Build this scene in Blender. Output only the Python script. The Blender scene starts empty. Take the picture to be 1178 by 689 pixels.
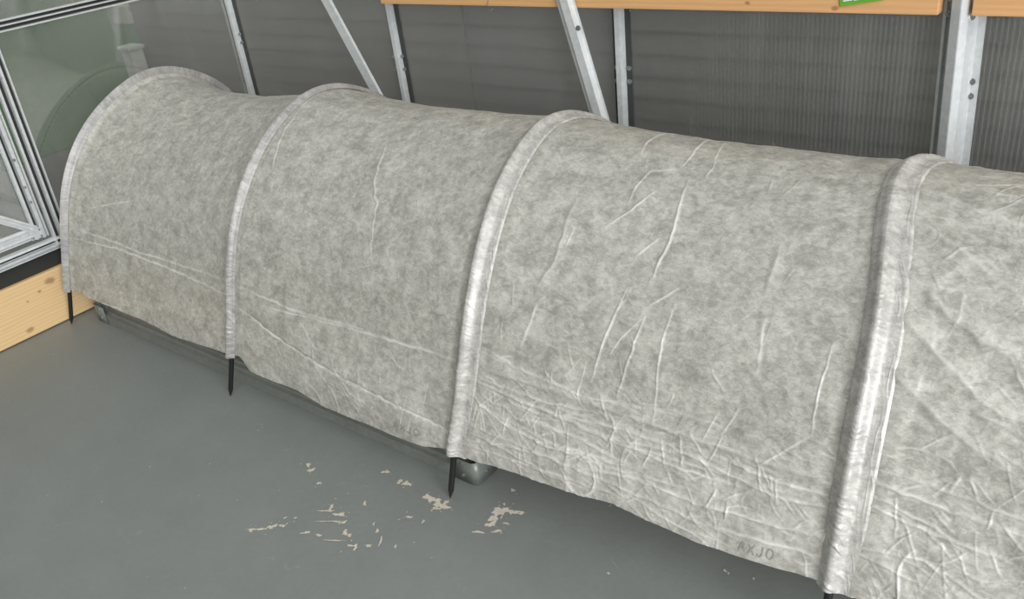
import bpy, bmesh, math, random
import numpy as np
from mathutils import Vector, Matrix
random.seed(7); rng=np.random.default_rng(11)
scene=bpy.context.scene; COL=scene.collection
# ---- tunnel surface: hoop profile in the y-z plane, feet leaning slightly along x
PROF=np.array([(1.000,0.0),(1.010,.07),(1.020,.14),(1.048,.25),(1.083,.37),(1.125,.47),(1.187,.56),(1.275,.642),(1.375,.697),(1.475,.722),(1.580,.708),(1.690,.650),(1.775,.560),(1.830,.43),(1.862,.28),(1.878,.14),(1.885,.0)])
def catmull(P,n):
    P=np.vstack([2*P[0]-P[1],P,2*P[-1]-P[-2]]);out=[]
    for i in range(1,len(P)-2):
        t=np.linspace(0,1,n,endpoint=False)[:,None]
        a,b,c,d=P[i-1],P[i],P[i+1],P[i+2]
        out.append(.5*((2*b)+(c-a)*t+(2*a-5*b+4*c-d)*t*t+(3*b-a-3*c+d)*t**3))
    out.append(P[-2][None]);return np.vstack(out)
_C=catmull(PROF,40)
_S=np.concatenate([[0],np.cumsum(np.hypot(*np.diff(_C,axis=0).T))])
LTOT=_S[-1]
def prof(s): return np.interp(s,_S,_C[:,0]),np.interp(s,_S,_C[:,1])
HZ=np.array([0,.14,.28,.46,.55,.64,.70,.725])
HX=np.array([(-2.822,-2.793,-2.780,-2.765,-2.758,-2.752,-2.745,-2.742),
(-1.945,-1.904,-1.894,-1.890,-1.890,-1.898,-1.905,-1.907),
(-1.130,-1.113,-1.094,-1.087,-1.096,-1.110,-1.126,-1.132),
(-.308,-.310,-.310,-.312,-.317,-.333,-.362,-.384),
(.46,.46,.46,.455,.45,.44,.43,.42)])          # x of each hoop at heights HZ
SAG=[.056,.022,.019,.012]
HEM=np.array([(-2.83,.128),(-2.66,.122),(-2.18,.113),(-1.96,.132),(-1.875,.142),(-1.83,.112),(-1.64,.112),(-1.54,.095),(-1.33,.100),(-1.2,.110),(-1.14,.128),(-1.06,.128),(-.71,.165),(-.54,.157),(-.44,.166),(-.32,.176),(-.22,.170),(.47,.15)])
_z=np.linspace(0,.725,146);_k=np.ones(25)/25     # soften the corners of the hoop lines
HX=np.array([np.convolve(np.pad(np.interp(_z,HZ,r),24,mode='reflect',reflect_type='odd'),np.convolve(_k,_k),'valid') for r in HX]);HZ=_z
HXI=lambda j,z: np.interp(z,HZ,HX[j])
def surf(u,s):
    """u in [0,4] hoop index along the tunnel, s arc length from the front foot"""
    u=np.asarray(u,float);s=np.asarray(s,float)
    y,z=prof(s)
    j=np.clip(np.floor(u).astype(int),0,3);t=u-j
    A=np.stack([np.interp(z,HZ,r) for r in HX])
    a=np.take_along_axis(A,j[None],0)[0];b=np.take_along_axis(A,j[None]+1,0)[0]
    x=a+(b-a)*t
    zs=np.interp(u,[0,1,2,3,4],[.995,.995,.983,.963,.965])
    e=1e-3
    y2,z2=prof(s+e);y1,z1=prof(s-e)
    ty,tz=y2-y1,z2-z1;n=np.hypot(ty,tz)+1e-9
    ny,nz=-tz/n,ty/n          # outward normal (front: -y, top: +z)
    w=np.where(j==0,np.clip(t,0,1)**.72,np.clip(t,0,1));m=np.clip(4*w*(1-w),0,1)**.75
    sg=np.array(SAG)[j]*m*(.25+.75*np.clip((z-.1)/.55,0,1))
    y=y-ny*sg;z=(z-nz*sg)*zs
    return x,y,z,ny,nz

STROKES=[
([(2.5136,0.8377),(2.5108,0.6885),(2.4871,0.6024)],0.009,0.006),
([(2.4662,0.8636),(2.4022,0.8449),(2.3868,0.8033),(2.3771,0.7488)],0.006,0.004),
([(2.4412,0.799),(2.3924,0.7387),(2.3381,0.6914)],0.006,0.004),
([(2.4467,1.0573),(2.4885,0.9181),(2.4802,0.8722)],0.006,0.004),
([(2.508,1.03),(2.5609,0.8808),(2.554,0.8521)],0.005,0.003),
([(2.3311,1.0243),(2.3409,0.9396),(2.352,0.8865)],0.006,0.004),
([(2.2364,0.7416),(2.2253,0.5981),(2.1918,0.5407)],0.012,0.004),
([(2.4843,0.6928),(2.4384,0.6469)],0.006,0.003),
([(2.4314,0.5794),(2.4008,0.4761),(2.3799,0.3843)],0.007,0.005),
([(2.4927,0.5364),(2.4746,0.456),(2.4565,0.3728)],0.007,0.005),
([(2.5568,0.5637),(2.547,0.4718),(2.5609,0.347)],0.006,0.004),
([(2.5623,0.6038),(2.4997,0.5594)],0.006,0.004),
([(2.4927,0.5364),(2.4425,0.4847),(2.4217,0.4474)],0.005,0.003),
([(2.9217,0.5737),(2.9119,0.489),(2.9133,0.4187)],0.005,0.004),
([(2.9091,0.4144),(2.8158,0.3355)],0.006,0.004),
([(2.2921,0.3441),(2.547,0.3441),(2.7545,0.3456),(2.9523,0.3527)],0.014,0.006),
([(2.2977,0.3097),(2.5999,0.314),(2.8646,0.2953),(2.9621,0.3068)],0.01,0.005),
([(2.32,0.2035),(2.5205,0.2308),(2.7072,0.2308),(2.9718,0.2566)],0.008,0.005),
([(2.0762,0.3427),(2.2921,0.3441)],0.014,0.005),
([(2.7727,0.5852),(2.7754,0.489)],0.01,0.003),
([(1.4954,0.8019),(1.5288,0.6842),(1.5706,0.6325),(1.6041,0.502)],0.007,0.004),
([(1.5456,0.324),(1.9704,0.3384)],0.01,0.004),
([(1.5609,0.2006),(1.9927,0.1734)],0.01,-0.006),
([(1.1472,0.3039),(1.5456,0.324)],0.008,0.003),
([(2.0024,0.3025),(2.0693,0.2595),(2.2085,0.2279)],0.006,0.005),
([(2.0693,0.2595),(2.0623,0.1834)],0.004,0.003),
([(2.0693,0.2595),(2.1111,0.1863)],0.004,0.003),
([(2.0693,0.2595),(2.1514,0.2078)],0.004,0.003),
([(2.0693,0.2595),(2.1779,0.2437)],0.004,0.003),
([(2.0693,0.2595),(2.1166,0.2982)],0.004,0.003),
([(2.0693,0.2595),(2.0916,0.1949)],0.003,0.003),
([(2.0149,0.1633),(2.1598,0.1934),(2.3186,0.2107)],0.008,0.006),
([(2.0163,0.1576),(2.2211,0.1705),(2.4272,0.1734)],0.006,0.004),
([(0.0009,0.3054),(0.3282,0.314),(0.6569,0.3082),(0.9842,0.2982)],0.009,0.006),
([(0.0148,0.3412),(0.4382,0.3269),(0.9801,0.3384)],0.007,0.003),
([(1.0274,0.3355),(1.3283,0.3197),(1.6138,0.3341)],0.008,0.004),
([(1.04,0.281),(1.2043,0.2394),(1.4313,0.2107),(1.6347,0.1963)],0.01,-0.005),
([(1.2238,0.2193),(1.2935,0.1619)],0.005,0.003),
([(1.3338,0.2939),(1.4411,0.2293)],0.005,0.003),
([(1.0525,0.7645),(1.0831,0.6612)],0.007,0.004),
([(1.0372,0.8593),(1.0525,0.7645)],0.006,0.003),
([(3.022,0.3786),(3.1654,0.3685),(3.3131,0.3628)],0.01,0.006),
([(3.0206,0.3398),(3.1515,0.324),(3.3019,0.3212)],0.009,0.006),
([(3.0164,0.2566),(3.1626,0.2781),(3.2601,0.2523)],0.008,0.005),
([(3.0275,0.2508),(3.1599,0.2408)],0.007,0.005),
([(3.0178,0.3599),(3.1445,0.3369),(3.256,0.3154)],0.007,0.004),
([(2.7128,0.3269),(2.8339,0.3212),(2.9649,0.3269)],0.008,0.005),
([(2.7309,0.2351),(2.9788,0.2537)],0.008,0.005),
([(2.7378,0.2006),(2.8562,0.2092),(2.9746,0.2193)],0.008,0.005),
([(2.4509,0.2925),(2.593,0.2795),(2.7824,0.2853)],0.008,0.004),
([(2.2002,0.2652),(2.3576,0.2681),(2.5066,0.2537)],0.008,0.004),
([(3.0498,0.8191),(3.1459,0.7631),(3.2434,0.7115)],0.018,0.006),
([(3.0317,0.7215),(3.139,0.6512),(3.2337,0.6168)],0.018,0.005),
([(3.0415,0.8966),(3.1696,0.8578),(3.242,0.8435)],0.016,0.004),
([(3.0275,0.6584),(3.1181,0.5924),(3.2198,0.535)],0.016,0.005),
([(3.0303,0.5608),(3.1724,0.4847),(3.281,0.4532)],0.016,0.005),
([(2.0261,0.5637),(2.0136,0.4517),(2.0108,0.3183)],0.005,0.003),
([(1.813,0.2164),(1.8004,0.1346)],0.004,0.003),
([(1.8784,0.2652),(1.8729,0.1891)],0.004,0.003),
([(1.845,0.192),(1.8297,0.1203)],0.003,0.002),
([(-0.02,0.1102),(0.3421,0.1289)],0.005,-0.003),
([(0.0998,0.4159),(0.3491,0.4747)],0.006,0.002),
([(2.7532,0.423),(2.7253,0.3685)],0.006,0.003),
([(2.2016,0.5134),(2.1737,0.4101)],0.01,0.003),
([(2.781,0.7287),(2.7629,0.6268)],0.012,0.003),
([(1.6932,0.3054),(1.8032,0.2681)],0.005,0.002),
([(2.4676,0.215),(2.6584,0.1748),(2.8228,0.1791)],0.006,0.003),
([(2.2615,0.2322),(2.4593,0.2494)],0.007,0.004)]


# ------------------------------------------------------------------ helpers
def link(o,parent=None):
    COL.objects.link(o)
    if parent is not None: o.parent=parent
    return o
def tag(o,label=None,cat=None,group=None,kind=None):
    if label: o['label']=label
    if cat: o['category']=cat
    if group: o['group']=group
    if kind: o['kind']=kind
    return o
def empty(name,loc,label,cat,group=None):
    o=bpy.data.objects.new(name,None); o.location=loc; o.empty_display_size=.05
    link(o); return tag(o,label,cat,group)
def obj(name,bm,mat,parent=None,smooth=False):
    """bmesh in world coordinates -> one mesh object (kept in world place under its parent)"""
    me=bpy.data.meshes.new(name); bmesh.ops.recalc_face_normals(bm,faces=bm.faces[:])
    bm.to_mesh(me); bm.free()
    for m in (mat if isinstance(mat,(list,tuple)) else [mat]): me.materials.append(m)
    if smooth:
        for p in me.polygons: p.use_smooth=True
    o=bpy.data.objects.new(name,me); link(o,parent)
    if parent is not None:
        off=Vector((0,0,0)); q=parent
        while q is not None: off+=q.location; q=q.parent
        o.location=-off
    return o
def box(bm,x0,x1,y0,y1,z0,z1,bev=0,mi=0):
    r=bmesh.ops.create_cube(bm,size=1)
    for v in r['verts']: v.co=Vector(((x0+x1)/2+v.co.x*(x1-x0),(y0+y1)/2+v.co.y*(y1-y0),(z0+z1)/2+v.co.z*(z1-z0)))
    fs=set(f for v in r['verts'] for f in v.link_faces)
    for f in fs: f.material_index=mi
    if bev:
        es=list(set(e for v in r['verts'] for e in v.link_edges))
        bmesh.ops.bevel(bm,geom=es,offset=bev,segments=2,affect='EDGES',profile=.6)
def sweep(bm,section,p0,p1,up,th=.0016,cap=True):
    """sheet-metal profile: open polyline 'section' [(a,b)] (a along side, b along up), given thickness, extruded p0->p1"""
    p0=Vector(p0);p1=Vector(p1);d=(p1-p0).normalized();up=Vector(up);up=(up-up.dot(d)*d).normalized();side=d.cross(up)
    S=[Vector(q) for q in section];n=len(S);off=[]
    for i in range(n):
        if i==0: t=(S[1]-S[0]).normalized();m=Vector((-t.y,t.x));k=1
        elif i==n-1: t=(S[-1]-S[-2]).normalized();m=Vector((-t.y,t.x));k=1
        else:
            t1=(S[i]-S[i-1]).normalized();t2=(S[i+1]-S[i]).normalized()
            n1=Vector((-t1.y,t1.x));n2=Vector((-t2.y,t2.x));m=(n1+n2).normalized();k=1/max(.4,m.dot(n1))
        off.append(S[i]-m*th*k)
    ring=S+off[::-1]
    A=[bm.verts.new(p0+side*q.x+up*q.y) for q in ring];B=[bm.verts.new(p1+side*q.x+up*q.y) for q in ring]
    N=len(ring)
    for i in range(N): bm.faces.new((A[i],A[(i+1)%N],B[(i+1)%N],B[i]))
    for i in range(n-1):
        for R in (A,B): bm.faces.new((R[i],R[i+1],R[N-2-i],R[N-1-i]))
def tube(bm,pts,r,seg=10,closed=False):
    pts=[Vector(p) for p in pts];n=len(pts);rings=[]
    ref=Vector((0,0,1))
    for i in range(n):
        t=(pts[min(i+1,n-1)]-pts[max(i-1,0)]).normalized()
        a=t.cross(ref)
        if a.length<1e-3: a=t.cross(Vector((1,0,0)))
        a.normalize();b=t.cross(a); rr=r[i] if isinstance(r,(list,tuple)) else r
        rings.append([bm.verts.new(pts[i]+(a*math.cos(2*math.pi*k/seg)+b*math.sin(2*math.pi*k/seg))*rr) for k in range(seg)])
        ref=b
    for i in range(n-1):
        for k in range(seg): bm.faces.new((rings[i][k],rings[i][(k+1)%seg],rings[i+1][(k+1)%seg],rings[i+1][k]))
    bm.faces.new(rings[0]);bm.faces.new(rings[-1])
def bolt_bm(p,axis,r=.0045,h=.005):
    bm=bmesh.new();ax=Vector(axis).normalized();p=Vector(p)
    q=ax.to_track_quat('Z','Y').to_matrix().to_4x4();q.translation=p
    bmesh.ops.create_cone(bm,segments=20,radius1=r*1.7,radius2=r*1.6,depth=h*.3,cap_ends=True,matrix=q@Matrix.Translation((0,0,h*.15)))
    bmesh.ops.create_cone(bm,segments=6,radius1=r,radius2=r*.92,depth=h,cap_ends=True,matrix=q@Matrix.Translation((0,0,h*.8)))
    return bm
def cone(bm,p0,p1,r0,r1,seg=16):
    p0=Vector(p0);p1=Vector(p1);ax=p1-p0
    q=ax.to_track_quat('Z','Y').to_matrix().to_4x4();q.translation=(p0+p1)/2
    bmesh.ops.create_cone(bm,segments=seg,radius1=r0,radius2=r1,depth=ax.length,cap_ends=True,matrix=q)
# value noise on a (u,v) sheet
def vnoise(a,b,seed):
    g=np.random.default_rng(seed).random((256,256))*2-1
    ia=np.floor(a).astype(int);ib=np.floor(b).astype(int);fa=a-ia;fb=b-ib
    fa=fa*fa*(3-2*fa);fb=fb*fb*(3-2*fb)
    G=lambda i,j:g[i%256,j%256]
    return (G(ia,ib)*(1-fa)+G(ia+1,ib)*fa)*(1-fb)+(G(ia,ib+1)*(1-fa)+G(ia+1,ib+1)*fa)*fb
def fbm(a,b,seed,o=3):
    r=0;k=1
    for i in range(o): r=r+vnoise(a*k,b*k,seed+i)/k; k*=2.03
    return r
def ridged(a,b,seed): return 1-np.abs(vnoise(a,b,seed))*2.2
def sm(a,b,x):
    t=np.clip((x-a)/(b-a),0,1);return t*t*(3-2*t)

# ------------------------------------------------------------------ materials
def srgb(h):
    if isinstance(h,str): h=[int(h[i:i+2],16) for i in (0,2,4)]
    return tuple((c/255/12.92 if c/255<=.04045 else ((c/255+.055)/1.055)**2.4) for c in h)+(1,)
class NT:
    def __init__(s,name):
        s.m=bpy.data.materials.new(name);s.m.use_nodes=True;s.t=s.m.node_tree;s.t.nodes.clear()
        s.out=s.n('ShaderNodeOutputMaterial')
    def n(s,t,inp=None,**kw):
        x=s.t.nodes.new(t)
        for k,v in kw.items(): setattr(x,k,v)
        for k,v in (inp or {}).items():
            if isinstance(v,bpy.types.NodeSocket): s.t.links.new(v,x.inputs[k])
            else: x.inputs[k].default_value=v
        return x
    def surf(s,sock): s.t.links.new(sock,s.out.inputs['Surface']);return s.m
    def coord(s,which='Object',scale=(1,1,1),rot=(0,0,0)):
        c=s.n('ShaderNodeTexCoord');return s.n('ShaderNodeMapping',{'Vector':c.outputs[which],'Scale':scale,'Rotation':rot}).outputs[0]
    def noise(s,vec,scale,detail=4,rough=.55,dist=0):
        return s.n('ShaderNodeTexNoise',{'Vector':vec,'Scale':scale,'Detail':detail,'Roughness':rough,'Distortion':dist}).outputs['Fac']
    def ramp(s,fac,stops):
        r=s.n('ShaderNodeValToRGB',{'Fac':fac});e=r.color_ramp.elements
        while len(e)<len(stops): e.new(.5)
        for k,(p,c) in enumerate(stops): e[k].position=p;e[k].color=c if len(c)==4 else tuple(c)+(1,)
        return r.outputs['Color']
    def mixc(s,f,a,b,mode='MIX'):
        x=s.n('ShaderNodeMix',data_type='RGBA',blend_type=mode)
        for i,v in ((0,f),(6,a),(7,b)):
            if isinstance(v,bpy.types.NodeSocket): s.t.links.new(v,x.inputs[i])
            else: x.inputs[i].default_value=v
        return x.outputs[2]
    def math(s,op,a,b=0.,c=0.):
        x=s.n('ShaderNodeMath',operation=op)
        for i,v in enumerate((a,b,c)):
            if isinstance(v,bpy.types.NodeSocket): s.t.links.new(v,x.inputs[i])
            else: x.inputs[i].default_value=v
        return x.outputs[0]
    def bump(s,h,strength,dist): return s.n('ShaderNodeBump',{'Height':h,'Strength':strength,'Distance':dist}).outputs[0]
    def bsdf(s,color,rough=.5,metal=0,normal=None,**kw):
        i={'Base Color':color,'Roughness':rough,'Metallic':metal};i.update(kw)
        if normal is not None: i['Normal']=normal
        return s.n('ShaderNodeBsdfPrincipled',i).outputs[0]
W1=(1,1,1,1);K0=(0,0,0,1)
def g(v): return (v,v,v,1)

def mat_fleece(name,base,dark,transl,contrast=1.):
    t=NT(name);v=t.coord('UV')            # uv in metres on the cloth
    cloud=t.noise(v,21,5,.62,.5)
    cl2=t.noise(t.coord('UV',(1,1.3,1)),70,4,.65,.8)
    fib=t.n('ShaderNodeTexNoise',{'Vector':t.coord('UV',(1,2.2,1),(0,0,.5)),'Scale':210,'Detail':3,'Roughness':.6,'Distortion':1.2}).outputs['Fac']
    f=t.math('ADD',t.math('MULTIPLY',cloud,.38),t.math('ADD',t.math('MULTIPLY',cl2,.38),t.math('MULTIPLY',fib,.24)))
    dens=t.ramp(f,[(.41,g(0.)),(.60,g(1.))])
    col=t.mixc(dens,dark,base)
    cre=t.n('ShaderNodeAttribute',attribute_name='crease').outputs['Fac']
    col=t.mixc(t.math('MULTIPLY',cre,.9),col,srgb('f7f5ef'))   # doubled folds are whiter, with crease highlights put into the colour
    h=t.math('ADD',t.math('MULTIPLY',cl2,.5),t.math('MULTIPLY',fib,.5))
    nb=t.bump(h,.22,.0016)
    d=t.n('ShaderNodeBsdfDiffuse',{'Color':col,'Normal':nb}).outputs[0]
    tr=t.n('ShaderNodeBsdfTranslucent',{'Color':col,'Normal':nb}).outputs[0]
    gl=t.n('ShaderNodeBsdfGlossy',{'Color':(.9,.9,.9,1),'Roughness':.38,'Normal':nb}).outputs[0]
    a=t.n('ShaderNodeMixShader',{0:transl,1:d,2:tr}).outputs[0]
    return t.surf(t.n('ShaderNodeMixShader',{0:.085,1:a,2:gl}).outputs[0])
M={}
M['fleece']=mat_fleece('spunbond_fleece',srgb('d7d5cb'),srgb('9f9d94'),.27)
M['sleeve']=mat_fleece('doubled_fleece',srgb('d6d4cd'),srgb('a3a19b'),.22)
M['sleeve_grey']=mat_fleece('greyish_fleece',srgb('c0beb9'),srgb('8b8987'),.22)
t=NT('grey_print');M['print']=t.surf(t.bsdf(srgb('8d8d86'),.8))
def mat_galv(name,c0,c1,rough=.38,metal=.75):
    t=NT(name);v=t.coord('Object')
    sp=t.n('ShaderNodeTexVoronoi',{'Vector':v,'Scale':90.}).outputs['Color']
    nz=t.noise(v,14,5)
    f=t.math('ADD',t.math('MULTIPLY',t.n('ShaderNodeSeparateColor',{0:sp}).outputs[0],.4),t.math('MULTIPLY',nz,.6))
    col=t.mixc(f,c0,c1)
    r=t.math('ADD',t.math('MULTIPLY',nz,.18),rough-.08)
    return t.surf(t.bsdf(col,r,metal,t.bump(nz,.06,.002)))
M['galv']=mat_galv('galvanised_steel',srgb('c2c6c7'),srgb('dfe2e2'),.42,.3)
M['galv_base']=mat_galv('dull_galvanised_steel',srgb('70746f'),srgb('868a84'),.40,.2)
M['bolt']=mat_galv('zinc_bolt',srgb('8b8f92'),srgb('b0b4b6'),.3,.9)
def mat_plain(name,c,rough=.5,metal=0,nscale=30,amt=.12,bump=.1):
    t=NT(name);v=t.coord('Object');n=t.noise(v,nscale,4)
    c2=tuple(x*(1-amt*2) for x in c[:3])+(1,)
    return t.surf(t.bsdf(t.mixc(n,c2,c),rough,metal,t.bump(n,bump,.002)))
M['black_plastic']=mat_plain('black_plastic',srgb('1b1b1c'),.45)
M['base_groove_dark']=mat_plain('dark_base_and_groove_shade',srgb('2a2b28'),.7)  # base strip of the end wall, also the shade strips in rail grooves
M['tube']=mat_plain('grey_hoop_tube',srgb('55585a'),.45)
M['siding']=mat_plain('charcoal_siding',srgb('797875'),.8,0,3,.14)
M['pale_boards']=mat_plain('weathered_grey_brown_boards',srgb('7f7973'),.85,0,3,.16)
M['strip']=mat_plain('dark_flange_shade',srgb('393c3b'),.5)
M['grass']=mat_plain('lawn_green',srgb('557049'),.9,0,1.2,.22)
M['leaf']=mat_plain('leaf_green',srgb('4f6b3c'),.8,0,12,.3)
M['bark']=mat_plain('brown_bark_mulch',srgb('77706a'),.95,0,9,.3,.5)
M['paving']=mat_plain('grey_paving',srgb('7f8079'),.85,0,5,.12)
M['white_paint']=mat_plain('white_painted',srgb('d4d4cc'),.6)
M['stone']=mat_plain('pale_stone',srgb('b9b3a6'),.8,0,12,.12)
def mat_wood(name,light,dark,axis,knots,ringscale=26.):
    """pine: grain along axis, knots at given object points"""
    t=NT(name);sc=[1,1,1];sc[axis]=.09
    v=t.coord('Object',tuple(sc))
    w=t.noise(v,5.,3,.5,.3)
    grain=t.n('ShaderNodeTexWave',{'Vector':v,'Scale':ringscale,'Distortion':5.,'Detail':3.,'Detail Scale':1.2},wave_type='BANDS',bands_direction='Z').outputs['Fac']
    fine=t.noise(t.coord('Object',tuple(.03*20 if i==axis else 20 for i in range(3))),14.,4,.6)
    f=t.math('ADD',t.math('MULTIPLY',grain,.16),t.math('ADD',t.math('MULTIPLY',w,.54),t.math('MULTIPLY',fine,.30)))
    col=t.mixc(t.ramp(f,[(.25,g(0)),(.85,g(1))]),light,dark)
    c=t.n('ShaderNodeTexCoord').outputs['Object']
    blot=t.noise(t.coord('Object'),60,4,.6)
    for (k,rad) in knots:
        sub=t.n('ShaderNodeVectorMath',{0:c,1:k},operation='SUBTRACT').outputs[0]
        ml=[1,1,1];ml[axis]=.62
        ln=t.n('ShaderNodeVectorMath',{0:t.n('ShaderNodeVectorMath',{0:sub,1:tuple(ml)},operation='MULTIPLY').outputs[0]},operation='LENGTH').outputs['Value']
        ln=t.math('ADD',ln,t.math('MULTIPLY',t.math('SUBTRACT',blot,.5),rad*.9))
        mk=t.n('ShaderNodeMapRange',{0:ln,1:rad*.45,2:rad,3:1.,4:0.}).outputs[0]
        col=t.mixc(t.math('MULTIPLY',mk,.62),col,srgb('7d5534'))
    return t.surf(t.bsdf(col,.62,0,t.bump(f,.1,.001)))
M['pine_board']=mat_wood('pale_pine',srgb('e6c99a'),srgb('cda873'),1,[((-2.863,.998,.155),.014),((-2.863,.882,.028),.011),((-2.863,.91,.120),.004),((-2.863,.955,.135),.005),((-2.863,.70,.10),.013),((-2.863,.3,.13),.012)])
M['pine_beam']=mat_wood('orange_pine',srgb('e0b07c'),srgb('c4915d'),0,[((-.655,1.888,.872),.006),((-1.25,1.888,.905),.010),((-.2,1.888,.90),.008),((-.85,1.888,.88),.005)])
# twin-wall polycarbonate: clear sheet with closely spaced inner ribs, slightly hazy
def mat_pane(name,axis,tint,haze,rough,stripe,grough,ior,ribn=.25,clear=.7):
    t=NT(name);c=t.n('ShaderNodeSeparateXYZ',{0:t.n('ShaderNodeTexCoord').outputs['Object']}).outputs[axis]
    fr=t.math('FRACT',t.math('DIVIDE',c,.0105))
    tri=t.math('ABSOLUTE',t.math('SUBTRACT',fr,.5))
    rib=t.n('ShaderNodeMapRange',{0:tri,1:.28,2:.46,3:0.,4:1.},interpolation_type='SMOOTHSTEP').outputs[0]
    sc=[9,9,9]
    sc[2]=.8
    smear=t.ramp(t.noise(t.coord('Object',tuple(sc)),2.2,4,.6),[(.50,g(0)),(.78,g(1))])
    nb=t.bump(tri,ribn,.0016)
    rf=t.n('ShaderNodeBsdfRefraction',{'Color':tint,'Roughness':rough,'IOR':1.02,'Normal':nb}).outputs[0]
    rf=t.n('ShaderNodeMixShader',{0:clear,1:rf,2:t.n('ShaderNodeBsdfTransparent',{'Color':tint}).outputs[0]}).outputs[0]
    hz=t.n('ShaderNodeMixShader',{0:.5,1:t.n('ShaderNodeBsdfDiffuse',{'Color':(.75,.76,.74,1)}).outputs[0],2:t.n('ShaderNodeBsdfTranslucent',{'Color':(.75,.76,.74,1)}).outputs[0]}).outputs[0]
    f=t.math('ADD',t.math('ADD',haze,t.math('MULTIPLY',rib,stripe)),t.math('MULTIPLY',smear,.07))
    a=t.n('ShaderNodeMixShader',{0:f,1:rf,2:hz}).outputs[0]
    geo=t.n('ShaderNodeNewGeometry')
    cosi=t.math('ABSOLUTE',t.n('ShaderNodeVectorMath',{0:geo.outputs['Normal'],1:geo.outputs['Incoming']},operation='DOT_PRODUCT').outputs['Value'])
    f0=((ior-1)/(ior+1))**2     # both skins of the twin-wall sheet taken together; counted once, on entry
    fres=t.math('MULTIPLY',t.math('ADD',t.math('MULTIPLY',t.math('POWER',t.math('SUBTRACT',1.,cosi),5.),1-f0),f0),t.math('SUBTRACT',1.,geo.outputs['Backfacing']))
    gl=t.n('ShaderNodeBsdfGlossy',{'Color':W1,'Roughness':grough,'Normal':t.bump(tri,.12 if ribn else .0,.0016)}).outputs[0]
    return t.surf(t.n('ShaderNodeMixShader',{0:fres,1:a,2:gl}).outputs[0])
M['pane_back']=mat_pane('twinwall_polycarbonate_back',0,(.86,.87,.86,1),.06,.12,.12,.25,1.9,.25,.5)
M['pane_hazy']=mat_pane('twinwall_polycarbonate_milky',0,(.86,.87,.86,1),.16,.16,.06,.25,1.8,.25,.15)
M['pane_left']=mat_pane('twinwall_polycarbonate_left',1,(.84,.86,.84,1),.14,.03,.02,.07,2.5,.0,.0)
# painted floor
t=NT('grey_floor_paint');v=t.coord('Object')
big=t.noise(v,1.1,3);mid=t.noise(v,9,5,.6);fin=t.noise(v,70,4,.6)
f=t.math('ADD',t.math('MULTIPLY',big,.5),t.math('ADD',t.math('MULTIPLY',mid,.3),t.math('MULTIPLY',fin,.2)))
fc=t.mixc(t.ramp(f,[(.3,g(0)),(.7,g(1))]),srgb('707471'),srgb('808480'))
dust=t.ramp(t.noise(v,38,3,.5,1.),[(.70,g(0)),(.76,g(1))])
fc=t.mixc(t.math('MULTIPLY',dust,.18),fc,srgb('a5a59c'))
M['floor']=t.surf(t.bsdf(fc,t.math('ADD',t.math('MULTIPLY',mid,.2),.36),0,t.bump(t.math('ADD',mid,t.math('MULTIPLY',fin,.4)),.25,.004)))
M['chip']=mat_plain('bare_pale_chip',srgb('cfc6b4'),.85,0,90,.12,.4)
M['scratch']=mat_plain('pale_scratch',srgb('8f918e'),.8)
M['card_green']=mat_plain('green_card',srgb('6fae3a'),.45)
M['card_white']=mat_plain('white_card',srgb('eceeea'),.5)
M['card_grey']=mat_plain('grey_ink',srgb('8f9794'),.6)

# ------------------------------------------------------------------ floor (painted slab, paint chips inside the same mesh)
XW=-2.863;YB=1.955
bm=bmesh.new()
box(bm,-2.95,1.6,-1.4,2.02,-.06,0)
ZC=[.0003]
def chip(cx,cy,rx,ry,rot=0,n=30,mi=1,rough=.62):
    ZC[0]+=.00002;z=ZC[0]
    ph=[random.random()*6.28 for _ in range(5)]
    vs=[]
    for i in range(n):
        a=2*math.pi*i/n;r=1+rough*(.5*math.sin(2*a+ph[0])+.35*math.sin(3*a+ph[1])+.3*math.sin(5*a+ph[2])+.3*math.sin(9*a+ph[3]))+rough*.3*(random.random()-.5)
        r=max(.25,r);x=rx*r*math.cos(a);y=ry*r*math.sin(a)
        vs.append(bm.verts.new((cx+x*math.cos(rot)-y*math.sin(rot),cy+x*math.sin(rot)+y*math.cos(rot),z)))
    f=bm.faces.new(vs);f.material_index=mi;bm.normal_update()
    if f.normal.z<0: f.normal_flip()
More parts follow.
